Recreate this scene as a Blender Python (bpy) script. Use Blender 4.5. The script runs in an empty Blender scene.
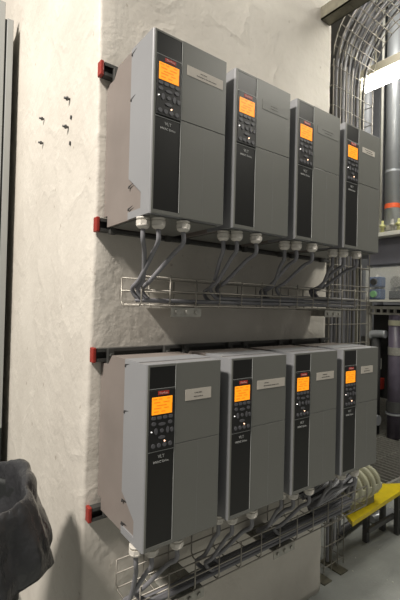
import bpy, bmesh, math, random
from mathutils import Vector, Matrix
random.seed(7)
SC = bpy.context.scene
COL = SC.collection
PI = math.pi

# ------------------------------------------------------------------ camera, world, lights, exposure
cam_d = bpy.data.cameras.new('camera'); cam = bpy.data.objects.new('camera', cam_d); COL.objects.link(cam)
YAW, PITCH, ROLL = 0.641, 0.013, 0.024
F = Vector((math.sin(YAW)*math.cos(PITCH), math.cos(YAW)*math.cos(PITCH), math.sin(PITCH)))
R0 = Vector((math.cos(YAW), -math.sin(YAW), 0)); U0 = R0.cross(F)
R_ = R0*math.cos(ROLL) + U0*math.sin(ROLL); U_ = -R0*math.sin(ROLL) + U0*math.cos(ROLL)
cam.matrix_world = Matrix(((R_.x, U_.x, -F.x, -0.474), (R_.y, U_.y, -F.y, -1.194), (R_.z, U_.z, -F.z, 1.35), (0, 0, 0, 1)))
cam_d.sensor_fit = 'VERTICAL'; cam_d.sensor_height = 36; cam_d.lens = 24.21; cam_d.clip_start = 0.02
SC.camera = cam

world = bpy.data.worlds.new('world'); SC.world = world; world.use_nodes = True
bg = world.node_tree.nodes['Background']
bg.inputs[0].default_value = (1.0, 0.97, 0.9, 1); bg.inputs[1].default_value = 0.165

def area(name, loc, target, sx, sy, power, col=(1, .96, .88)):
    d = bpy.data.lights.new(name, 'AREA'); d.shape = 'RECTANGLE'; d.size = sx; d.size_y = sy
    d.energy = power; d.color = col
    o = bpy.data.objects.new(name, d); COL.objects.link(o); o.location = loc
    o.rotation_euler = (Vector(target) - Vector(loc)).to_track_quat('-Z', 'Y').to_euler()
    return o
area('ceiling_lamp_light_corner', (-2.75, -.70, 4.5), (0, .3, 1.0), 1.0, .25, 305, (1, .93, .85))
area('ceiling_lamp_light_aisle', (1.7, -1.15, 3.15), (.8, -.1, 1.75), 1.0, .25, 22, (1, .96, .86))
area('ceiling_lamp_light_plant', (2.3, .1, 4.3), (3.3, .9, .9), 1.2, .3, 60, (1, .97, .88))

SC.view_settings.view_transform = 'Standard'; SC.view_settings.look = 'None'
SC.view_settings.gamma = 1; SC.view_settings.use_curve_mapping = False; SC.view_settings.exposure = 0.0

# ------------------------------------------------------------------ materials
def mat(name, col, rough=.5, metal=0, noise=0, nscale=20, bump=0, bscale=60, emit=0, ior=None, alpha=None, detail=4):
    m = bpy.data.materials.new(name); m.use_nodes = True
    nt = m.node_tree; b = nt.nodes['Principled BSDF']
    b.inputs['Base Color'].default_value = (*col, 1); b.inputs['Roughness'].default_value = rough
    b.inputs['Metallic'].default_value = metal
    tc = nt.nodes.new('ShaderNodeTexCoord')
    if noise:
        n = nt.nodes.new('ShaderNodeTexNoise'); n.inputs['Scale'].default_value = nscale; n.inputs['Detail'].default_value = detail
        nt.links.new(tc.outputs['Object'], n.inputs['Vector'])
        r = nt.nodes.new('ShaderNodeValToRGB'); r.color_ramp.elements[0].position = .3; r.color_ramp.elements[1].position = .7
        r.color_ramp.elements[0].color = (*[c*(1-noise) for c in col], 1)
        r.color_ramp.elements[1].color = (*[min(1, c*(1+noise)) for c in col], 1)
        nt.links.new(n.outputs['Fac'], r.inputs['Fac']); nt.links.new(r.outputs['Color'], b.inputs['Base Color'])
    if bump:
        n2 = nt.nodes.new('ShaderNodeTexNoise'); n2.inputs['Scale'].default_value = bscale; n2.inputs['Detail'].default_value = 5
        nt.links.new(tc.outputs['Object'], n2.inputs['Vector'])
        bp = nt.nodes.new('ShaderNodeBump'); bp.inputs['Strength'].default_value = bump; bp.inputs['Distance'].default_value = .01
        nt.links.new(n2.outputs['Fac'], bp.inputs['Height']); nt.links.new(bp.outputs['Normal'], b.inputs['Normal'])
    if emit:
        b.inputs['Emission Color'].default_value = (*col, 1); b.inputs['Emission Strength'].default_value = emit
    if alpha is not None: b.inputs['Alpha'].default_value = alpha
    return m

M = dict(
    cover=mat('drive cover grey', (.165, .167, .152), .42, noise=.02, nscale=8),
    coverside=mat('drive side grey', (.26, .265, .275), .45, noise=.03, nscale=6),
    housing=mat('drive rear housing', (.22, .19, .172), .5, noise=.12, nscale=5),
    black=mat('glossy black strip', (.009, .009, .008), .36),
    lcp=mat('keypad black', (.012, .012, .012), .4),
    key=mat('key grey', (.10, .10, .11), .5),
    amber=mat('amber screen', (1.0, .33, .008), .4, emit=.78),
    amberdark=mat('amber screen writing', (.75, .19, .004), .4, emit=.55),
    ledw=mat('white led', (1, .95, .9), .4, emit=2.5),
    ledo=mat('orange led', (1, .62, .4), .4, emit=2.5),
    red=mat('badge red', (.42, .03, .02), .45),
    redtext=mat('badge text', (.75, .45, .4), .5),
    greytext=mat('grey print', (.42, .43, .42), .5),
    silver=mat('silver line', (.32, .33, .32), .35, metal=.2),
    tape=mat('label tape', (.56, .52, .46), .6, noise=.04, nscale=40),
    tapegrey=mat('grey label tape', (.178, .180, .165), .5),
    ink=mat('label ink', (.07, .065, .06), .6),
    groove=mat('dark groove', (.03, .03, .03), .7),
    gland=mat('gland plastic', (.66, .63, .57), .45),
    cable=mat('grey cable', (.20, .20, .215), .5),
    cablelight=mat('pale cable', (.42, .42, .44), .45),
    cabledark=mat('dark cable', (.055, .055, .06), .5),
    galv=mat('galvanised steel', (.42, .41, .37), .45, metal=.45, noise=.2, nscale=60),
    wire=mat('galvanised wire', (.33, .31, .27), .4, metal=.4),
    rail=mat('dark steel rail', (.09, .09, .085), .5, metal=.5),
    capred=mat('red plastic cap', (.30, .028, .018), .45, noise=.1, nscale=60),
    cabinet=mat('cabinet paint', (.30, .31, .30), .5, noise=.03, nscale=5),
    cabdark=mat('cabinet seal', (.012, .016, .013), .6),
    bag=mat('bin bag', (.040, .041, .044), .22, bump=.9, bscale=22),
    bin=mat('bin plastic', (.02, .022, .022), .5),
    pipe=mat('aluminium cladding', (.50, .52, .55), .38, metal=.5, noise=.05, nscale=9),
    pipegrey=mat('grey pipe', (.36, .37, .40), .4, noise=.08, nscale=7),
    purple=mat('purple grey pipe', (.105, .09, .125), .4, noise=.15, nscale=12),
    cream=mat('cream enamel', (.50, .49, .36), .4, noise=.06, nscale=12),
    creamdark=mat('darkened cream enamel', (.20, .19, .12), .5),  # cream darkened so shade between the motor ribs sits in the colour
    yellow=mat('yellow paint', (.72, .55, .012), .45, noise=.12, nscale=14),
    steel=mat('dark steel', (.10, .10, .10), .45, metal=.5),
    white=mat('white frame', (.60, .59, .54), .45),
    tank=mat('tank grey', (.16, .16, .19), .4, noise=.08, nscale=4),
    blue=mat('blue valve', (.09, .14, .26), .4),
    green=mat('green cap', (.20, .42, .20), .5),
    orange=mat('orange tape', (.80, .13, .04), .5),
    rust=mat('red brown pipe', (.25, .10, .08), .5),
    olive=mat('olive strut', (.17, .16, .12), .45, metal=.4, noise=.2, nscale=30),
    duct=mat('duct grey', (.33, .34, .37), .4, noise=.1, nscale=3),
    dirt=mat('speck', (.55, .55, .5), .6),
    tube=mat('fluorescent tube', (1, .97, .86), .4, emit=22),
    lampbody=mat('lamp housing', (.55, .52, .42), .45),
    foil=mat('clear sheet', (.55, .58, .62), .25, alpha=.12),
    brass=mat('fitting yellow', (.55, .55, .25), .4, metal=.3),
)

def plaster():
    m = bpy.data.materials.new('painted rough concrete'); m.use_nodes = True
    nt = m.node_tree; N = nt.nodes; L = nt.links; b = N['Principled BSDF']
    b.inputs['Roughness'].default_value = .62
    tc = N.new('ShaderNodeTexCoord')
    n1 = N.new('ShaderNodeTexNoise'); n1.inputs['Scale'].default_value = 2.2; n1.inputs['Detail'].default_value = 7; n1.inputs['Roughness'].default_value = .65
    r = N.new('ShaderNodeValToRGB'); r.color_ramp.elements[0].position = .3; r.color_ramp.elements[1].position = .62
    r.color_ramp.elements[0].color = (.56, .525, .465, 1); r.color_ramp.elements[1].color = (.67, .635, .57, 1)
    L.new(tc.outputs['Object'], n1.inputs['Vector']); L.new(n1.outputs['Fac'], r.inputs['Fac'])
    # small dark pits and scars
    v = N.new('ShaderNodeTexNoise'); v.inputs['Scale'].default_value = 26; v.inputs['Detail'].default_value = 3
    L.new(tc.outputs['Object'], v.inputs['Vector'])
    r2 = N.new('ShaderNodeValToRGB'); r2.color_ramp.elements[0].position = .24; r2.color_ramp.elements[1].position = .31
    r2.color_ramp.elements[0].color = (.55, .5, .45, 1); r2.color_ramp.elements[1].color = (1, 1, 1, 1)
    L.new(v.outputs['Fac'], r2.inputs['Fac'])
    mx = N.new('ShaderNodeMixRGB'); mx.blend_type = 'MULTIPLY'; mx.inputs[0].default_value = .8
    L.new(r.outputs['Color'], mx.inputs[1]); L.new(r2.outputs['Color'], mx.inputs[2]); L.new(mx.outputs[0], b.inputs['Base Color'])
    # relief: fine grain, trowel ridges
    g = N.new('ShaderNodeTexNoise'); g.inputs['Scale'].default_value = 45; g.inputs['Detail'].default_value = 6
    w = N.new('ShaderNodeTexNoise'); w.inputs['Scale'].default_value = 3.2; w.inputs['Detail'].default_value = 9; w.inputs['Distortion'].default_value = .25
    L.new(tc.outputs['Object'], g.inputs['Vector']); L.new(tc.outputs['Object'], w.inputs['Vector'])
    rr = N.new('ShaderNodeValToRGB'); rr.color_ramp.elements[0].position = .44; rr.color_ramp.elements[1].position = .56
    e = rr.color_ramp.elements.new(.5); e.color = (1, 1, 1, 1)
    rr.color_ramp.elements[0].color = (0.5, 0.5, 0.5, 1); rr.color_ramp.elements[2].color = (.55, .55, .55, 1)
    L.new(w.outputs['Fac'], rr.inputs['Fac'])
    b1 = N.new('ShaderNodeBump'); b1.inputs['Strength'].default_value = .3; b1.inputs['Distance'].default_value = .006
    b2 = N.new('ShaderNodeBump'); b2.inputs['Strength'].default_value = .42; b2.inputs['Distance'].default_value = .008
    L.new(g.outputs['Fac'], b1.inputs['Height']); L.new(rr.outputs['Color'], b2.inputs['Height'])
    L.new(b2.outputs['Normal'], b1.inputs['Normal']); L.new(b1.outputs['Normal'], b.inputs['Normal'])
    return m
M['plaster'] = plaster()
M['floor'] = mat('worn concrete floor', (.27, .28, .265), .55, noise=.10, nscale=7, bump=.15, bscale=90)
M['backwall'] = mat('plant room wall', (.22, .215, .20), .7, noise=.12, nscale=2)
M['ceil'] = mat('ceiling concrete', (.30, .29, .27), .8, noise=.1, nscale=2)

# ------------------------------------------------------------------ mesh builder
class MB:
    def __init__(s): s.bm = bmesh.new()
    def box(s, x0, x1, y0, y1, z0, z1, bev=0):
        c = Matrix.Translation(((x0+x1)/2, (y0+y1)/2, (z0+z1)/2)) @ Matrix.Diagonal((abs(x1-x0), abs(y1-y0), abs(z1-z0), 1))
        t = bmesh.new(); bmesh.ops.create_cube(t, size=1, matrix=c)
        if bev: bmesh.ops.bevel(t, geom=list(t.edges), offset=bev, segments=2, profile=.5, affect='EDGES')
        s._merge(t); return s
    def _merge(s, t, mtx=None):
        vm = {}
        for v in t.verts: vm[v] = s.bm.verts.new(mtx @ v.co if mtx else v.co)
        for f in t.faces:
            try:
                nf = s.bm.faces.new([vm[v] for v in f.verts]); nf.smooth = f.smooth
            except ValueError: pass
        t.free()
    def prism(s, pts, axis, a, b, smooth=False):
        # pts are 2-D; axis 'x': (y,z), 'y': (x,z), 'z': (x,y)
        def P(p, q): return {'x': (q, p[0], p[1]), 'y': (p[0], q, p[1]), 'z': (p[0], p[1], q)}[axis]
        A = [s.bm.verts.new(P(p, a)) for p in pts]; B = [s.bm.verts.new(P(p, b)) for p in pts]
        s.bm.faces.new(A); s.bm.faces.new(B[::-1]); n = len(pts)
        for i in range(n):
            f = s.bm.faces.new((A[i], B[i], B[(i+1) % n], A[(i+1) % n])); f.smooth = smooth
        return s
    def tube(s, pts, r, seg=8, caps=True, rs=None):
        pts = [Vector(p) for p in pts]; rings = []
        T0 = (pts[1]-pts[0]).normalized()
        n = T0.orthogonal().normalized()
        for i, p in enumerate(pts):
            if i == 0: T = T0
            elif i == len(pts)-1: T = (pts[i]-pts[i-1]).normalized()
            else: T = ((pts[i+1]-pts[i]).normalized() + (pts[i]-pts[i-1]).normalized()).normalized()
            n = (n - T*n.dot(T)).normalized(); bn = T.cross(n)
            rad = rs[i] if rs else r
            rings.append([s.bm.verts.new(p + (n*math.cos(2*PI*k/seg) + bn*math.sin(2*PI*k/seg))*rad) for k in range(seg)])
        for a, b in zip(rings, rings[1:]):
            for k in range(seg):
                f = s.bm.faces.new((a[k], a[(k+1) % seg], b[(k+1) % seg], b[k])); f.smooth = True
        if caps: s.bm.faces.new(rings[0][::-1]); s.bm.faces.new(rings[-1])
        return s
    def lathe(s, prof, c, axis='z', seg=24, smooth=True):
        # prof: (radius, height along axis)
        c = Vector(c)
        def P(r, h, a):
            u, v = r*math.cos(a), r*math.sin(a)
            return c + Vector({'z': (u, v, h), 'x': (h, u, v), 'y': (u, h, v)}[axis])
        rings = [[s.bm.verts.new(P(r, h, 2*PI*k/seg)) for k in range(seg)] for r, h in prof]
        for a, b in zip(rings, rings[1:]):
            for k in range(seg):
                f = s.bm.faces.new((a[k], a[(k+1) % seg], b[(k+1) % seg], b[k])); f.smooth = smooth
        if prof[0][0] > 1e-5: s.bm.faces.new(rings[0][::-1])
        if prof[-1][0] > 1e-5: s.bm.faces.new(rings[-1])
        return s
    def build(s, name, m, parent=None, rot=None):
        bmesh.ops.recalc_face_normals(s.bm, faces=list(s.bm.faces))
        me = bpy.data.meshes.new(name); s.bm.to_mesh(me); s.bm.free(); me.materials.append(m)
        o = bpy.data.objects.new(name, me); COL.objects.link(o)
        if parent: o.parent = parent
        return o

def smooth_path(pts, n=6):
    P = [Vector(p) for p in pts]; P = [P[0]*2-P[1]] + P + [P[-1]*2-P[-2]]; out = []
    for i in range(1, len(P)-2):
        for k in range(n):
            t = k/n; a, b, c, d = P[i-1], P[i], P[i+1], P[i+2]
            out.append(.5*((2*b) + (-a+c)*t + (2*a-5*b+4*c-d)*t*t + (-a+3*b-3*c+d)*t**3))
    out.append(P[-2]); return out

def tag(o, label=None, cat=None, group=None, kind=None):
    if label: o['label'] = label
    if cat: o['category'] = cat
    if group: o['group'] = group
    if kind: o['kind'] = kind
    return o
def empty(name, loc, label, cat, group=None):
    o = bpy.data.objects.new(name, None); COL.objects.link(o); o.location = loc; o.empty_display_size = .05
    return tag(o, label, cat, group)
def kids(o): return [c for c in bpy.data.objects if c.parent == o]
def copy_tree(o, parent=None):
    c = o.copy(); COL.objects.link(c); c.parent = parent
    for ch in kids(o): copy_tree(ch, c)
    return c
def text_mesh(txt, size, x, y, z, depth=.0004):
    cu = bpy.data.curves.new('t', 'FONT'); cu.body = txt; cu.size = size; cu.extrude = depth; cu.align_x = 'CENTER'; cu.align_y = 'CENTER'
    cu.resolution_u = 2
    t = bpy.data.objects.new('t', cu); COL.objects.link(t)
    dg = bpy.context.evaluated_depsgraph_get(); me = bpy.data.meshes.new_from_object(t.evaluated_get(dg))
    bpy.data.objects.remove(t); bpy.data.curves.remove(cu)
    me.transform(Matrix.Translation((x, y, z)) @ Matrix.Rotation(PI/2, 4, 'X'))
    return me
def mesh_obj(name, me, m, parent):
    me.name = name; me.materials.clear(); me.materials.append(m)
    o = bpy.data.objects.new(name, me); COL.objects.link(o); o.parent = parent; return o

# ------------------------------------------------------------------ structure
def struct(name, mb, m): return tag(mb.build(name, m), kind='structure')

struct('floor', MB().box(-3, 7.5, -2.5, 6, -.1, 0), M['floor'])
struct('ceiling', MB().box(-3, 7.5, -.2, 6, 5.2, 5.3), M['ceil'])
struct('wall_back', MB().box(-3, 7.5, 6, 6.1, 0, 5.2), M['backwall'])
struct('wall_right', MB().box(7.4, 7.5, -2, 6, 0, 5.2), M['backwall'])

def column():
    # rough rectangular pillar; its left face and front face are gridded so the plaster is uneven
    bm = bmesh.new(); X1, Y1, H = 1.18, 1.95, 4.6
    rnd = random.Random(3)
    def lean(z):
        ks = [(0, -.004), (.4, -.006), (.75, -.011), (1.2, -.003), (1.6, .004), (2.3, .002), (4.6, 0)]
        for (a, p), (b, q) in zip(ks, ks[1:]):
            if a <= z <= b: return p + (q-p)*(z-a)/(b-a)
        return 0
    nz = 150
    peri = [(0, y) for y in [1.95, 1.6, 1.3, 1.0, .75, .5, .3, .15, .06, .012]] + [(.003, .003)] + [(x, 0) for x in [.012, .06, .15, .3, .5, .7, .9, 1.05, 1.15]] + [(1.175, .003), (1.18, .01), (1.18, 1.95)]
    cols = []
    for i, (x, y) in enumerate(peri):
        c = []
        for k in range(nz+1):
            z = H*k/nz
            near = 1 - min(1, math.hypot(x, y)/.5)
            dx = lean(z)*near; j = .0022 if (math.hypot(x, y) < .02 or math.hypot(x-1.18, y) < .02) else .0006
            c.append(bm.verts.new((x+dx+rnd.uniform(-j, j), y+rnd.uniform(-j, j)*.6, z)))
        cols.append(c)
    n = len(cols)
    for i in range(n):
        a, b = cols[i], cols[(i+1) % n]
        for k in range(nz):
            f = bm.faces.new((a[k], b[k], b[k+1], a[k+1])); f.smooth = True
    bm.faces.new([c[0] for c in cols][::-1]); bm.faces.new([c[-1] for c in cols])
    m = MB(); m.bm.free(); m.bm = bm
    return m
struct('wall_front', column(), M['plaster'])

# ------------------------------------------------------------------ drives
UH, UW, UD = .475, .242, .299
def make_drive():
    root = empty('motor_drive', (0, 0, 0), None, None)
    body = MB()
    body.prism([(-.004, .035), (-.004, .445), (-.055, .445), (-.082, .475), (-.262, .475), (-.262, 0), (-.030, 0), (-.030, .035)], 'x', .004, UW-.004)
    body.build('rear_housing', M['housing'], root)
    c = MB()
    r = .007
    arc = lambda cx, cy, a0, a1: [(cx+r*math.cos(a), cy+r*math.sin(a)) for a in [a0+(a1-a0)*i/4 for i in range(5)]]
    y1 = -.297
    c.prism([(0, -.252), (0, y1+r)] + arc(r, y1+r, PI, 1.5*PI)[1:] + arc(UW-r, y1+r, 1.5*PI, 2*PI) + [(UW, -.252)], 'z', 0, UH)
    for x0, x1 in ((0, .0045), (UW-.0045, UW)):
        c.prism([(-.176, UH), (-.176, .112), (-.179, .112), (-.249, .062), (-.249, .02), (-.252, .02), (-.252, UH)], 'x', x0, x1)
        c.prism([(-.176, 0), (-.176, .020), (-.252, .020), (-.252, 0)], 'x', x0, x1)
    c.box(0.002, UW-.002, -.252, -.175, UH-.002, UH+.002)
    c.build('front_cover', M['coverside'], root)
    f = MB()
    f.box(.0885, .2415, -.2995, -.296, .2615, .4745, .0008); f.box(.0885, .2415, -.2995, -.296, .0008, .2598, .0008)
    f.box(.0045, .0095, -.2985, -.296, .001, .474); f.box(.0095, .0885, -.2985, -.296, .001, .011); f.box(.0095, .0885, -.2985, -.296, .469, .474)
    f.build('door_panel', M['cover'], root)
    MB().box(.1657, .1660, -.29965, -.2985, .012, .259).build('panel_seam', M['coverside'], root)
    st = MB().box(.0095, .0883, -.2978, -.296, .0115, .469).build('display_strip', M['black'], root)
    tr = MB()
    tr.box(.0095, .0883, -.2986, -.2974, .4115, .4130); tr.box(.0095, .0883, -.2986, -.2974, .2510, .2527); tr.box(.0872, .0885, -.3, -.2974, .0115, .469)
    tr.build('trim_line', M['silver'], st)
    mesh_obj('printed_name', text_mesh('VLT', .012, .049, -.2981, .237), M['greytext'], st)
    mesh_obj('printed_line', text_mesh('HVAC Drive', .0088, .049, -.2981, .2235), M['greytext'], st)
    k = MB().box(.0115, .0855, -.3005, -.2970, .2555, .4095, .0012).build('control_panel', M['lcp'], root)
    s = MB().box(.0165, .0775, -.3014, -.300, .347, .3915, .0004).build('screen', M['amber'], k)
    w = MB(); rn = random.Random(5)
    for z, x0, x1 in ((.3865, .019, .031), (.3865, .036, .046), (.3865, .060, .070), (.378, .022, .040), (.378, .050, .069), (.370, .030, .060), (.363, .022, .044), (.363, .052, .066), (.3545, .022, .036), (.3545, .044, .056)):
        w.box(x0, x1, -.3018, -.3013, z-.0011, z+.0011)
    w.box(.0755, .0768, -.3018, -.3013, .350, .374)
    w.build('screen_writing', M['amberdark'], k)
    MB().box(.034, .067, -.3013, -.300, .3965, .4062, .0003).build('badge', M['red'], k)
    mesh_obj('badge_text', text_mesh('Danfoss', .0078, .0505, -.3014, .4012), M['redtext'], k)
    def key(x, z, w_, h_, rnd_=False):
        m = MB()
        n = 12
        m.prism([(x+w_/2*math.copysign(abs(math.cos(a))**.6, math.cos(a)), z+h_/2*math.copysign(abs(math.sin(a))**.6, math.sin(a))) if not rnd_ else
                 (x+w_/2*math.cos(a), z+h_/2*math.sin(a)) for a in [2*PI*i/n for i in range(n)]], 'y', -.3022, -.300)
        m.build('key', M['key'], k)
    for x in (.0225, .0395, .0565, .0735): key(x, .3385, .0125, .0085)
    key(.023, .324, .013, .010, True); key(.072, .324, .013, .010, True)
    key(.0475, .3215, .021, .008, True); key(.0475, .2875, .021, .008, True)
    key(.0300, .3045, .009, .017, True); key(.0650, .3045, .009, .017, True); key(.0475, .3045, .011, .010, True)
    key(.0780, .3030, .009, .012)
    for x in (.0225, .0395, .0565, .0735): key(x, .2675, .0115, .0115, True)
    MB().lathe([(.0012, -.3030), (.0012, -.300)], (.0165, 0, .3045), 'y', 8).build('led', M['ledw'], k)
    MB().lathe([(.0018, -.3030), (.0018, -.300)], (.0560, 0, .2770), 'y', 8).build('led', M['ledo'], k)
    for z in (.462, .335, .092, .030):        # cover catches on both flanks
        for sx in (0, 1):
            X = (UW if sx else 0); d = 1 if sx else -1
            m = MB()
            m.prism([(-.177, z-.006), (-.177, z+.001), (-.205, z+.004), (-.187, z-.001)], 'x', X-.0006, X+.0006)
            m.lathe([(.003, 0), (.003, .002)] if sx else [(.003, -.002), (.003, 0)], (X, -.1805, z-.004), 'x', 10)
            m.build('cover_catch', M['groove'], root)
    for x in (.02, .222):
        MB().box(x-.010, x+.010, -.042, -.0275, .437, .492, .001).lathe([(.007, -.052), (.007, -.042)], (x, 0, .47), 'y', 6, False).build('mounting_lug', M['rail'], root)
        MB().box(x-.010, x+.010, -.042, -.0275, -.02, .034, .001).lathe([(.007, -.052), (.007, -.042)], (x, 0, .004), 'y', 6, False).build('mounting_lug', M['rail'], root)
    for x, y in ((.012, -.244), (.045, -.268), (.118, -.278)):
        m = MB()
        m.lathe([(.0185, -.003), (.0185, -.008), (.0165, -.0085), (.0165, -.012)], (x, y, 0), 'z', 20)
        m.lathe([(.0195, -.012), (.0195, -.022)], (x, y, 0), 'z', 8, False)
        m.lathe([(.0188, -.022), (.017, -.027), (.013, -.031), (.008, -.033)], (x, y, 0), 'z', 16)
        m.build('cable_gland', M['gland'], root)
    MB().box(.012, .23, -.285, -.06, -.004, -.0005).build('gland_plate', M['cover'], root)
    return root

XU, XL, PU, PL = .028, .032, .278, .281
ZU, ZL = 1.582, .720
labels_u = [(.104, .229, .388, .415, 'tape', [(.148, .171, .4055), (.136, .204, .3965)]),
            (.112, .231, .386, .416, 'tapegrey', [(.150, .178, .4045), (.148, .182, .3965)]),
            (.108, .228, .386, .415, 'tapegrey', [(.135, .200, .405), (.150, .190, .396)]),
            (.113, .201, .387, .408, 'tape', [(.130, .180, .401), (.140, .185, .3935)])]
labels_l = [(.120, .208, .371, .401, 'tape', [(.150, .176, .3905), (.148, .178, .380)]),
            (.109, .235, .373, .400, 'tape', [(.140, .160, .391), (.138, .205, .382)]),
            (.121, .221, .374, .401, 'tape', [(.155, .180, .392), (.150, .195, .383)]),
            (.119, .203, .375, .403, 'tape', [(.145, .170, .393), (.140, .180, .384)])]
ORD = ['first', 'second', 'third', 'fourth']
proto = make_drive()
drives = []
for row, (x0, p, z, lab) in enumerate(((XU, PU, ZU, labels_u), (XL, PL, ZL, labels_l))):
    rn_ = ('upper', 'lower')[row]
    for i in range(4):
        o = proto if not drives else copy_tree(proto)
        drives.append(o); o.location = (x0 + i*p, 0, z)
        extra = ['nearest the pillar corner', 'second from the pillar corner', 'third from the pillar corner', 'farthest from the pillar corner'][i]
        o['label'] = f'grey motor drive with amber screen, {rn_} row, {extra}'
        o['category'] = 'motor drive'; o['group'] = f'motor drives in the {rn_} row'
for o, (x0, x1, z0, z1, mt, bars) in zip(drives, labels_u + labels_l):
    t = MB().box(x0, x1, -.3003, -.2994, z0, z1).build('name_label', M[mt], o)
    t['label'] = 'printed strip label' if mt == 'tape' else 'grey strip label hardly paler than the cover'
    w = MB(); rn = random.Random(int(x1*1e4))
    for bx0, bx1, bz in bars:
        x = bx0
        while x < bx1:
            l = rn.uniform(.0022, .0036); h = rn.choice((.0022, .0026))
            w.box(x, min(bx1, x+l), -.3006, -.3002, bz-h/2, bz+h/2); x += l + rn.choice((.0008, .001, .0022))
    w.build('writing', M['ink'], t)

# ------------------------------------------------------------------ mounting rails with red caps
for nm, zc in (('top rail of the upper row', ZU+.487), ('bottom rail of the upper row', ZU+.007), ('top rail of the lower row', ZL+.470), ('bottom rail of the lower row', ZL-.012)):
    rt = empty('mounting_rail', (0, 0, zc), f'dark steel strut with a red end cap, {nm} of drives', 'mounting rail', 'strut rails behind the drives')
    m = MB(); m.box(.012, 1.165, -.003, -.0008, -.02, .02)
    m.box(.012, 1.165, -.026, -.003, .0175, .02); m.box(.012, 1.165, -.026, -.003, -.02, -.0175)
    m.box(.012, 1.165, -.026, -.0235, .010, .0175); m.box(.012, 1.165, -.026, -.0235, -.0175, -.010)
    m.build('strut', M['rail'], rt)
    MB().box(-.001, .0105, -.027, .000, -.0225, .0235, .003).build('end_cap', M['capred'], rt)

# ------------------------------------------------------------------ wire trays under the drives
def wire_tray(xa, xb, ya, yb, z0, z1, label, dips):
    rt = empty('wire_cable_tray', (xa, yb, z0), label, 'cable tray', 'wire basket trays on the pillar')
    P = lambda x, y, z: (x-xa, y-yb, z-z0)
    r = .0025
    def L(y, z, name='long_wire'): MB().tube([P(xa, y, z), P(xb, y, z)], r, 6).build(name, M['wire'], rt)
    for z in (z1, z0+(z1-z0)*.52): L(ya, z); L(yb, z)
    for k in range(3): L(ya + (yb-ya)*k/2, z0)
    n = round((xb-xa)/.096)
    for k in range(n+1):
        x = xa + (xb-xa)*k/n
        hi = z1 + (.008 if k % 2 else 0)
        MB().tube([P(x, ya-.003, hi), P(x, ya-.003, z0+.012), P(x, ya+.009, z0-.003), P(x, yb-.009, z0-.003), P(x, yb+.003, z0+.012), P(x, yb+.003, z1)], r, 6).build('cross_wire', M['wire'], rt)
    for bx in dips:
        m = MB()
        m.box(bx-xa, bx-xa+.115, ya-yb+.004, -yb-.001, -.0085, -.0055)
        m.box(bx-xa, bx-xa+.115, ya-yb+.002, ya-yb+.005, -.034, -.0055)
        m.box(bx-xa+.112, bx-xa+.115, ya-yb+.004, -yb-.001, -.034, -.0055)
        for s_ in (.02, .058, .095): m.lathe([(.007, ya-yb-.004), (.007, ya-yb+.002)], (bx-xa+s_, 0, -.019), 'y', 8)
        m.build('wall_bracket', M['galv'], rt)
    return rt
TYA, TYB = -.16, -.035
wire_tray(.085, 1.255, TYA, TYB, 1.347, 1.430, 'galvanised wire basket tray on the wall between the two drive rows', (.19, .95))
wire_tray(.100, 1.270, TYA-.01, -.020, .452, .540, 'galvanised wire basket tray below the lower drive row', (.22, .66))

# ------------------------------------------------------------------ cables from the glands into the trays
gl = [(.012, -.244), (.045, -.268), (.118, -.278)]
POS = ['left', 'middle', 'right']
NTH = 'first second third fourth fifth sixth seventh eighth ninth tenth eleventh twelfth thirteenth fourteenth fifteenth'.split()
UNITS = ['nearest the wall corner', 'second from the corner', 'third from the corner', 'farthest from the corner']
def cables(x0, p, zb, zt, zx, row, xend, ya, yb):
    for i in range(4):
        for j, (gx, gy) in enumerate(gl):
            n = i*3+j
            X = x0+i*p+gx
            lane = n % 4; lay = n//4
            y = ya + .014 + lane*.0145; z = zt + .009 + lay*.0145
            bend = (.03, -.012, -.045)[j] if row == 'upper' else (.01, -.02, -.05)[j]
            top = zb-.033
            pts = [(X, gy, top+.004), (X+.002, gy+.002, top-.03), (X+.012 + bend*.3, gy*.72+y*.28, top-.30*(top-z)),
                   (X+.012+bend, gy*.3+y*.7, top-.68*(top-z)), (X+bend+.010, y, z+.032), (X+bend+.034, y, z+.003), (X+bend+.075, y, z), ((X+xend)/2+.03, y, z+.001), (xend+.002*n, y, z)]
            if xend - X < .12: pts = pts[:6] + [(X+bend+.10, y, z), (X+bend+.16, y, z)]
            o = MB().tube(smooth_path(pts), .0066, 8).build('power_cable', M['cable'])
            tag(o, f'grey cable from the {POS[j]} gland of the {row} drive {UNITS[i]}', 'cable', f'grey cables under the {row} drives')
cables(XU, PU, ZU, 1.3515, 0, 'upper', 1.19, TYA, TYB)
cables(XL, PL, ZL, .4565, 0, 'lower', 1.16, TYA-.01, -.020)

# ------------------------------------------------------------------ screws and holes on the left face
for (y, z, w) in ((.579, 2.124, 'upper left'), (.256, 2.081, 'upper right'), (.264, 1.982, 'lower right'), (.584, 2.023, 'lower left')):
    m = MB().lathe([(.0045, -.020), (.0045, .004)], (0, y, z), 'x', 8)
    m.lathe([(.0075, -.012), (.0075, -.006)], (0, y, z), 'x', 6, False)
    m.build('anchor_bolt', M['steel'])
    tag(COL.objects[-1], f'short steel anchor bolt in the pillar\'s pale side face, {w} of four', 'bolt', 'anchor bolts in the pale wall face')
for (y, z, w) in ((.235, 2.008, 'between the two right-hand bolts'), (.237, 1.916, 'below the right-hand bolts')):
    o = MB().lathe([(.0075, -.002), (.0060, .004)], (0, y, z), 'x', 10).build('wall_hole_disc', M['groove'])  # dark disc stands in for the shaded inside of a hole
    tag(o, f'dark disc for a small hole in the pale wall face {w}', 'hole disc', 'hole discs in the pale wall face')

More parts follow.
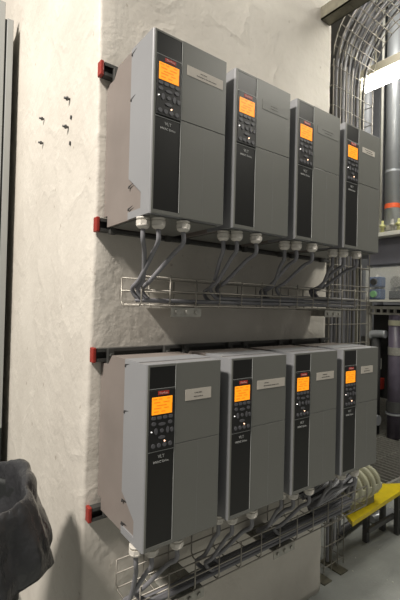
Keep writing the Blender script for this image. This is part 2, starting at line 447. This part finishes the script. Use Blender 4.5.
# ------------------------------------------------------------------ cabinet at far left
rt = empty('control_cabinet', (-.5, 1.0, 0), 'tall grey steel cabinet at the left edge beside the pale wall', 'cabinet')
def cbx(name, m, *b): return MB().box(b[0]+.5, b[1]+.5, b[2]-1.0, b[3]-1.0, b[4], b[5], .002).build(name, m, rt)
cbx('carcass', M['cabinet'], -.85, -.036, 1.105, 1.5, 0, 2.82)
cbx('door', M['cabinet'], -.80, -.075, 1.065, 1.103, .10, 2.88)
cbx('edge_post', M['cabinet'], -.066, -.036, 1.060, 1.104, .70, 2.80)
cbx('edge_post', M['cabdark'], -.066, -.036, 1.060, 1.104, 0, .699)
cbx('door_seal', M['cabdark'], -.074, -.067, 1.075, 1.104, .08, 2.80)

# ------------------------------------------------------------------ bin with bag
rb = empty('waste_bin', (-.385, 0, -.02), 'dark round waste bin under a grey bag, at the pale wall', 'waste bin')
MB().lathe([(.165, .02), (.175, .04), (.203, .835), (.208, .845), (.198, .845), (.194, .83), (.168, .05), (.0, .048)], (0, 0, 0), 'z', 40).build('bin_body', M['bin'], rb)
def bag():
    m = MB(); seg = 72
    prof = [(.10, .60), (.16, .66), (.188, .74), (.196, .82), (.201, .872), (.210, .886), (.221, .878), (.236, .84), (.252, .79), (.266, .73), (.272, .69)]
    rings = []
    for i, (r, z) in enumerate(prof):
        ring = []
        for k in range(seg):
            a = 2*PI*k/seg
            w = max(0, i-4)/6
            fold = math.sin(a*9+.5)*.009 + math.sin(a*17+2+z*9)*.005 + math.sin(a*5+z*14)*.008
            rr = r + fold*(.25+w) if i > 2 else r + fold*.8
            hem = (.045*(1-math.cos(a)) + .012*math.sin(a*3+.4) + .008*math.sin(a*7)) * (w if i > 5 else 0)
            top = .010*math.sin(a*2+.9)+.006*math.sin(a*6) if 3 <= i <= 6 else 0
            ring.append(m.bm.verts.new((rr*math.cos(a), rr*math.sin(a), z+hem+top)))
        rings.append(ring)
    for a, b in zip(rings, rings[1:]):
        for k in range(seg):
            f = m.bm.faces.new((a[k], a[(k+1) % seg], b[(k+1) % seg], b[k])); f.smooth = True
    m.bm.faces.new(rings[0])
    o = m.build('bin_bag', M['bag'])
    o.location = (-.385, 0, -.02)
    o.modifiers.new('sub', 'SUBSURF').levels = 2; o.modifiers['sub'].render_levels = 2
    for sc_, st_ in ((.16, .035), (.05, .012)):
        tx = bpy.data.textures.new('crumple', 'CLOUDS'); tx.noise_scale = sc_; tx.noise_depth = 2
        d = o.modifiers.new('crumple', 'DISPLACE'); d.texture = tx; d.strength = st_; d.texture_coords = 'LOCAL'
    s = o.modifiers.new('thick', 'SOLIDIFY'); s.thickness = .0015
    return tag(o, 'shiny dark grey plastic bag folded over the rim of the waste bin', 'bin bag')
bag()

# ------------------------------------------------------------------ vertical wire ladder right of the pillar with its cables
def ladder():
    rt = empty('cable_ladder', (1.25, .03, 0), 'upright wire cable ladder running from floor to ceiling beside the pillar', 'cable ladder')
    for x in (.0, .135, .33):
        MB().box(x-.010, x+.010, .06, .09, .0 if x < .2 else .9, 2.62, .002).build('side_strut', M['olive'], rt)
        if x < .2: MB().box(x-.03, x+.03, -.02, .11, 0, .006).build('foot_plate', M['olive'], rt)
    for x in (-.012, .05, .10, .15, .26, .345):
        MB().tube([(x, -.002, .04 if x < .2 else .9), (x, -.002, 2.60)], .0028, 6).build('long_wire', M['wire'], rt)
    z = .07
    while z < 2.60:
        MB().tube([(-.012, .058, z), (-.012, -.002, z), (.345 if z > .9 else .15, -.002, z), (.345 if z > .9 else .15, .058, z)], .0025, 6).build('cross_wire', M['wire'], rt); z += .10
    MB().box(.225, .262, .065, .085, .9, 2.62, .002).build('centre_strut', M['olive'], rt)
    return rt
ladder()
# overhead basket that the ladder bends into
def overhead():
    rt = empty('overhead_cable_tray', (1.25, .03, 2.62), 'wire basket tray overhead, curving down into the upright ladder', 'cable tray')
    def path(x, inner=0):
        R = .24 - inner
        return [(x, .03-.03+0 + 0, 0)] + [(x, -R*(1-math.cos(t))-.0, R*math.sin(t)) for t in [PI/2*i/8 for i in range(1, 9)]] + [(x, -.95, R)]
    for x in (-.012, .033, .078, .123, .168, .213, .258, .303, .345):
        MB().tube(path(x), .003, 6).build('long_wire', M['wire'], rt)
    for i in range(1, 8):
        t = PI/2*i/8; MB().tube([(-.012, -.24*(1-math.cos(t)), .24*math.sin(t)), (.345, -.24*(1-math.cos(t)), .24*math.sin(t))], .0028, 6).build('cross_wire', M['wire'], rt)
    for k in range(15):
        y = -.25 - k*.045
        MB().tube([(-.012, y, .30), (-.012, y, .24), (.345, y, .24), (.345, y, .30)], .0028, 6).build('cross_wire', M['wire'], rt)
    MB().tube([(.345, -.2, .30), (.345, -.95, .30)], .003, 6).build('top_wire', M['wire'], rt)
    MB().tube([(-.012, -.2, .30), (-.012, -.95, .30)], .003, 6).build('top_wire', M['wire'], rt)
overhead()
b = MB(); b.box(1.09, 1.16, -.90, .045, 2.715, 2.720); b.box(1.09, 1.096, -.90, .045, 2.715, 2.775); b.box(1.154, 1.16, -.90, .045, 2.715, 2.775)
for k in range(7): b.box(1.105, 1.145, -.86+k*.12, -.81+k*.12, 2.7135, 2.7151)
tag(b.build('steel_channel', M['olive']), 'dark slotted steel channel under the ceiling at the pillar top', 'steel channel')
cols_ = ['cable', 'cabledark', 'cable', 'cablelight', 'cable', 'cabledark', 'cable', 'cable', 'cable', 'cablelight', 'cabledark', 'cable', 'cable', 'cabledark', 'cable']
xs_ = [.030, .045, .082, .094, .106, .118, .130, .142, .154, .166, .180, .206, .222, .286, .300]
wh = {'cable': 'grey', 'cabledark': 'dark', 'cablelight': 'pale grey'}
for k, (x, c) in enumerate(zip(xs_, cols_)):
    X = 1.25+x; y = .042 + (k % 3)*.006; s = random.Random(k).uniform(-.006, .006); R = .20
    yy = lambda t: y - R*(1-math.cos(t))
    pts = ([(X+s, y, .08+.02*k), (X, y+.003, .7)] if x < .15 else [(X, y+.01, .92)]) + [(X-s, y, 1.2), (X+s, y+.002, 1.75), (X, y, 2.25), (X, y, 2.55)]
    pts += [(X+.012, y-.012, 2.68), (X+.03, y-.06, 2.80), (X+.05, y-.16, 2.92+.01*(k % 3)), (X+.06, y-.38, 3.02+.02*(k % 3)), (X+.06, -.95, 3.04+.02*(k % 3))]
    o = MB().tube(smooth_path(pts, 4), .0062 if k % 4 else .008, 8).build('riser_cable', M[c])
    tag(o, f'{wh[c]} cable climbing the upright ladder, {NTH[k]} from its left side', 'cable', 'cables climbing the upright ladder')

# fan of cables leaving the lower tray at its right end
for k in range(9):
    c = ['cablelight', 'cable', 'cablelight', 'cable', 'cabledark', 'cablelight', 'cable', 'cablelight', 'cabledark'][k]
    y = -.15+.012*k; z0 = .535+.006*(k % 3)
    pts = [(.93, y, z0), (1.04, y-.005, z0+.012), (1.14, y-.006, z0+.035+.008*(k % 4)), (1.215+.006*k, y+.004, z0+.045+.012*(k % 3)), (1.262+.004*k, y+.03, z0+.01), (1.27+.004*k, y+.05, z0-.08)]
    o = MB().tube(smooth_path(pts), .0066, 8).build('loop_cable', M[c])
    tag(o, f'{wh[c]} cable looping out of the lower tray end, {NTH[k]} from the front', 'cable', 'cable fan at the end of the lower tray')

# ------------------------------------------------------------------ fluorescent lamp
rl = empty('fluorescent_lamp', (2.0, .35, 2.84), 'glowing fluorescent tube lamp at the upper right edge', 'lamp')
MB().box(-.05, .05, -1.25, .01, .045, .10, .006).build('lamp_housing', M['lampbody'], rl)
MB().lathe([(.030, -1.22), (.034, -1.21), (.034, -.03), (.030, -.02)], (0, 0, 0), 'y', 20).build('tube', M['tube'], rl)
MB().box(-.03, .03, -.02, .005, -.03, .05, .004).build('tube_holder', M['lampbody'], rl)
MB().box(-.03, .03, -1.245, -1.22, -.03, .05, .004).build('tube_holder', M['lampbody'], rl)
MB().tube([(0, -.1, .10), (0, -.1, 2.35)], .006, 6).tube([(0, -1.1, .10), (0, -1.1, 2.35)], .006, 6).build('hanger_rod', M['galv'], rl)

# ------------------------------------------------------------------ plant behind, standing about three metres away
X = 3.4
def pipe(name, y, r, z0, z1, m, label, x=X, cat='pipe', group=None, bands=()):
    rt = empty(name, (x, y, z0), label, cat, group)
    MB().lathe([(r, 0), (r, z1-z0)], (0, 0, 0), 'z', 28).build('pipe_body', M[m], rt)
    for z, h, dr, mm, nm in bands:
        MB().lathe([(r+dr, z-z0), (r+dr, z+h-z0)], (0, 0, 0), 'z', 40, False).build(nm, M[mm], rt)
    return rt
pipe('clad_pipe', .865, .070, 2.10, 5.2, 'pipe', 'wide bright metal-clad pipe with an orange tape band', bands=((2.345, .045, .0015, 'orange', 'tape_band'), (2.70, .02, .004, 'pipe', 'cladding_ring'), (2.12, .05, .02, 'galv', 'flange')))
pipe('slim_pipe', .985, .014, 2.10, 5.2, 'white', 'thin pale pipe just left of the wide clad pipe', bands=((2.16, .05, .012, 'galv', 'fitting'),))
pipe('grey_pipe', 1.24, .062, 1.9, 5.2, 'pipegrey', 'mid-size grey pipe behind the upright ladder', x=3.55)
pipe('grey_pipe', 1.46, .050, 1.9, 5.2, 'pipegrey', 'narrow grey pipe mostly hidden by ladder cables', x=3.75)
pipe('red_brown_pipe', 1.02, .055, 3.2, 5.2, 'rust', 'red-brown pipe above the glowing lamp at the right edge', x=4.0)
for i, (y0, y1, n) in enumerate(((1.78, 1.52, 'nearest the pillar'), (1.44, 1.22, 'between the other two ducts'), (1.18, .60, 'widest, at the right edge'))):
    o = MB().box(4.3, 4.6, y1, y0, 1.0, 5.2, .01).build('air_duct', M['duct'])
    tag(o, f'grey sheet-metal air duct rising behind the lamp, {n}', 'air duct', 'air ducts behind the pipes')

rt = empty('tank', (X, .85, 1.77), 'dark grey tank with a pale rim below the clad pipe', 'tank')
MB().box(-.06, .40, -.30, .235, 0.02, .285, .012).build('tank_body', M['tank'], rt)
MB().box(-.17, .42, -.32, .24, .285, .325, .004).build('rim', M['white'], rt)
for k, y in enumerate((.12, .04, -.06, -.12)):
    o = MB().lathe([(.018, 0), (.018, .05), (.028, .05), (.028, .075), (.012, .075), (.012, .115)], (X-.13, .85+y, 2.096), 'z', 12).build('pipe_fitting', M['brass' if k % 2 else 'galv'])
    tag(o, ['galvanised', 'yellowish'][k % 2] + f' pipe fitting standing on the tank rim, {["first", "second", "third", "fourth"][k]} from the left', 'fitting', 'fittings on the tank rim')

rt = empty('valve_cabinet', (X, .85, 0), 'pale open valve frame under the tank with a clear sheet front', 'valve cabinet')
def vb(n, m, x0, x1, y0, y1, z0, z1, b=.002): return MB().box(x0, x1, y0, y1, z0, z1, b).build(n, M[m], rt)
vb('back_panel', 'white', -.04, -.02, -.40, .26, 1.44, 1.77)
vb('frame_post', 'white', -.02, .02, .215, .262, .12, 1.80)
vb('shelf', 'white', -.16, .10, -.40, .245, 1.425, 1.445)
vb('frame_rail', 'white', -.02, .02, -.40, .245, 1.355, 1.385)
vb('frame_rail', 'white', -.02, .02, -.40, .245, 1.300, 1.320)
vb('dark_backing', 'groove', .10, .12, -.40, .245, .45, 1.40)
for k in range(9): vb('louvre', 'white', -.015, .015, -.38+k*.068, -.365+k*.068, 1.32, 1.355, 0)
vb('frame_post', 'white', -.16, -.12, .255, .300, .12, 1.80)
MB().prism([(.21, 1.46), (.21, 1.765), (-.40, 1.765), (-.40, 1.46)], 'x', -.165, -.162).build('clear_sheet', M['foil'], rt)
for k, (y, z) in enumerate(((.955, 1.62), (.955, 1.50))):
    rv = empty('blue_valve', (X-.095, y, z), f'blue valve body behind the clear sheet, {["upper", "lower"][k]} of two', 'valve', 'blue valves')
    MB().box(-.05, .05, -.065, .065, -.05, .05, .012).build('valve_body', M['blue'], rv)
    MB().lathe([(.030, -.075), (.034, -.06), (.034, -.05)], (0, 0, 0), 'x', 14).build('valve_cap', M['green' if k else 'groove'], rv)
    MB().tube([(0, 0, -.07), (0, 0, .07)], .022, 12).build('valve_stem', M['galv'], rv)
rv = empty('pressure_gauge', (X-.07, .77, 1.62), 'round dull gauge behind the clear sheet right of the blue valves', 'gauge')
MB().lathe([(.055, -.02), (.055, .02)], (0, 0, 0), 'x', 20).build('gauge_body', M['galv'], rv)
MB().tube([(0, 0, -.05), (0, 0, -.18)], .012, 8).build('gauge_stem', M['galv'], rv)
o = MB().box(X-.12, X-.045, .70, .82, 1.446, 1.53, .004).build('junction_box', M['steel']); tag(o, 'small dark junction box on the shelf below the gauge', 'junction box')

rp = pipe('purple_pipe', .800, .062, .12, 1.30, 'purple', 'dark purple-grey vertical pipe with metal clamps at the right edge', x=X-.02, bands=((.915, .075, .004, 'galv', 'clamp'), (1.20, .05, .004, 'cream', 'clamp'), (.37, .10, .010, 'steel', 'clamp'), (.345, .014, .016, 'pipe', 'clamp_ring')))
re = empty('elbow_pipe', (X-.05, .97, 1.10), 'silver pipe elbow left of the purple pipe', 'pipe elbow')
MB().tube(smooth_path([(0, -.09, .01), (0, -.02, .01), (0, .05, 0), (0, .075, -.03)], 5), .038, 14).build('elbow', M['pipe'], re)
MB().tube([(0.02, .02, -.03), (.02, .02, -.98)], .045, 14).build('dark_drop', M['groove'], re)
o = MB().tube([(X-.10, 1.10, .27), (X-.10, .91, .27)], .05, 14).build('stub_pipe', M['pipe']); tag(o, 'short shiny horizontal pipe low beside the foot of the purple pipe', 'pipe')
o = MB().box(X-.02, X+.08, .955, 1.03, .55, .66, .004).build('red_box', M['capred']); tag(o, 'small dark red box behind the black pipe', 'box')
o = MB().box(X-.03, X+.04, .965, 1.01, .75, .86, .004).build('white_tag', M['white']); tag(o, 'small white plate on the black pipe above the red box', 'plate')
# low support for these two
MB()

# ------------------------------------------------------------------ grating, step and ribbed motor
def grating():
    m = MB(); z = .105
    x0, x1, y0, y1 = 2.05, 5.2, .30, 3.2
    x = x0
    while x < x1: m.box(x-.004, x+.004, y0, y1, z-.012, z+.012); x += .055
    y = y0
    while y < y1: m.box(x0, x1, y-.002, y+.002, z-.002, z+.006); y += .30
    for a in (x0, x1): m.box(a-.01, a+.01, y0, y1, 0, z+.013)
    for a in (y0, y1): m.box(x0, x1, a-.01, a+.01, z-.03, z+.013)
    for xx in (x0+1, x0+2):
        m.box(xx-.01, xx+.01, y0, y1, 0, z-.012)
    return m
fg = grating().build('floor_grating', M['galv'])
MB().box(2.07, 5.18, .32, 3.18, .001, .006).build('gap_shade_sheet', M['groove'], fg)  # dark sheet added under the bars so the gaps look deep and shaded
tag(fg, 'steel bar grating laid on the floor behind the yellow step', 'grating')

rs = empty('yellow_step', (1.7, .07, 0), 'small yellow painted step at the right end of the drives', 'step')
MB().prism([(-.285, -.082), (-.205, .035), (.265, .085), (.46, -.030)], 'z', .238, .26).build('tread', M['yellow'], rs)
for x, y in ((.04, .035), (.27, -.03), (.24, .045)):
    MB().box(x-.016, x+.016, y-.014, y+.014, 0, .238, .002).build('leg', M['steel'], rs)
MB().box(-.02, .27, -.02, .0, .09, .115, .002).build('cross_bar', M['steel'], rs)
o = MB().box(1.985, 2.02, .0, .03, 0, .24, .002)
for k in range(6): o.box(1.984, 2.021, -.001, .0005, .03+k*.035, .045+k*.035)
tag(o.build('perforated_post', M['galv']), 'pale perforated upright under the right side of the yellow step', 'post')
for k, (a, b_, z, mm) in enumerate((((1.95, .19), (2.15, .17), .03, 'pipe'), ((1.55, .20), (2.2, .28), .035, 'cabledark'))):
    tag(MB().tube([(*a, z), (*b_, z)], .022, 12).build('floor_pipe', M[mm]), ['shiny', 'dark'][k] + ' pipe lying on the floor under the yellow step', 'pipe')

rm = empty('ribbed_motor', (1.60, .085, .26), 'cream enamelled motor with thick cooling ribs resting on the yellow step', 'motor')
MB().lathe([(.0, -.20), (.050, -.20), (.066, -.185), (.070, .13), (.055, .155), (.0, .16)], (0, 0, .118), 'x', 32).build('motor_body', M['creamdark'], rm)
for k in range(5):
    h = -.150 + k*.064
    R = (.088, .092, .092, .090, .080)[k]
    MB().lathe([(.060, h-.012), (R-.003, h-.009), (R, h-.003), (R, h+.003), (R-.002, h+.008), (.060, h+.010)], (0, 0, .118), 'x', 40).build('cooling_rib', M['cream'], rm)
MB().prism([(-.078, .118), (-.074, .09), (-.05, .05), (.05, .05), (.074, .09), (.078, .118)], 'x', -.16, .135).build('lower_shell', M['cream'], rm)
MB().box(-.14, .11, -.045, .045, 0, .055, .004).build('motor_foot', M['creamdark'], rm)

# small pale chips lying on the floor
rn = random.Random(11)
for k in range(26):
    x, y = rn.uniform(1.35, 2.3), rn.uniform(-.45, .1)
    s = rn.uniform(.002, .005)
    o = MB().lathe([(s, 0), (s*.6, s*.8)], (x, y, 0), 'z', 5, False).build('paint_chip', M['dirt'])
    tag(o, 'tiny pale paint chip on the concrete floor', 'paint chip', 'paint chips scattered on the floor')
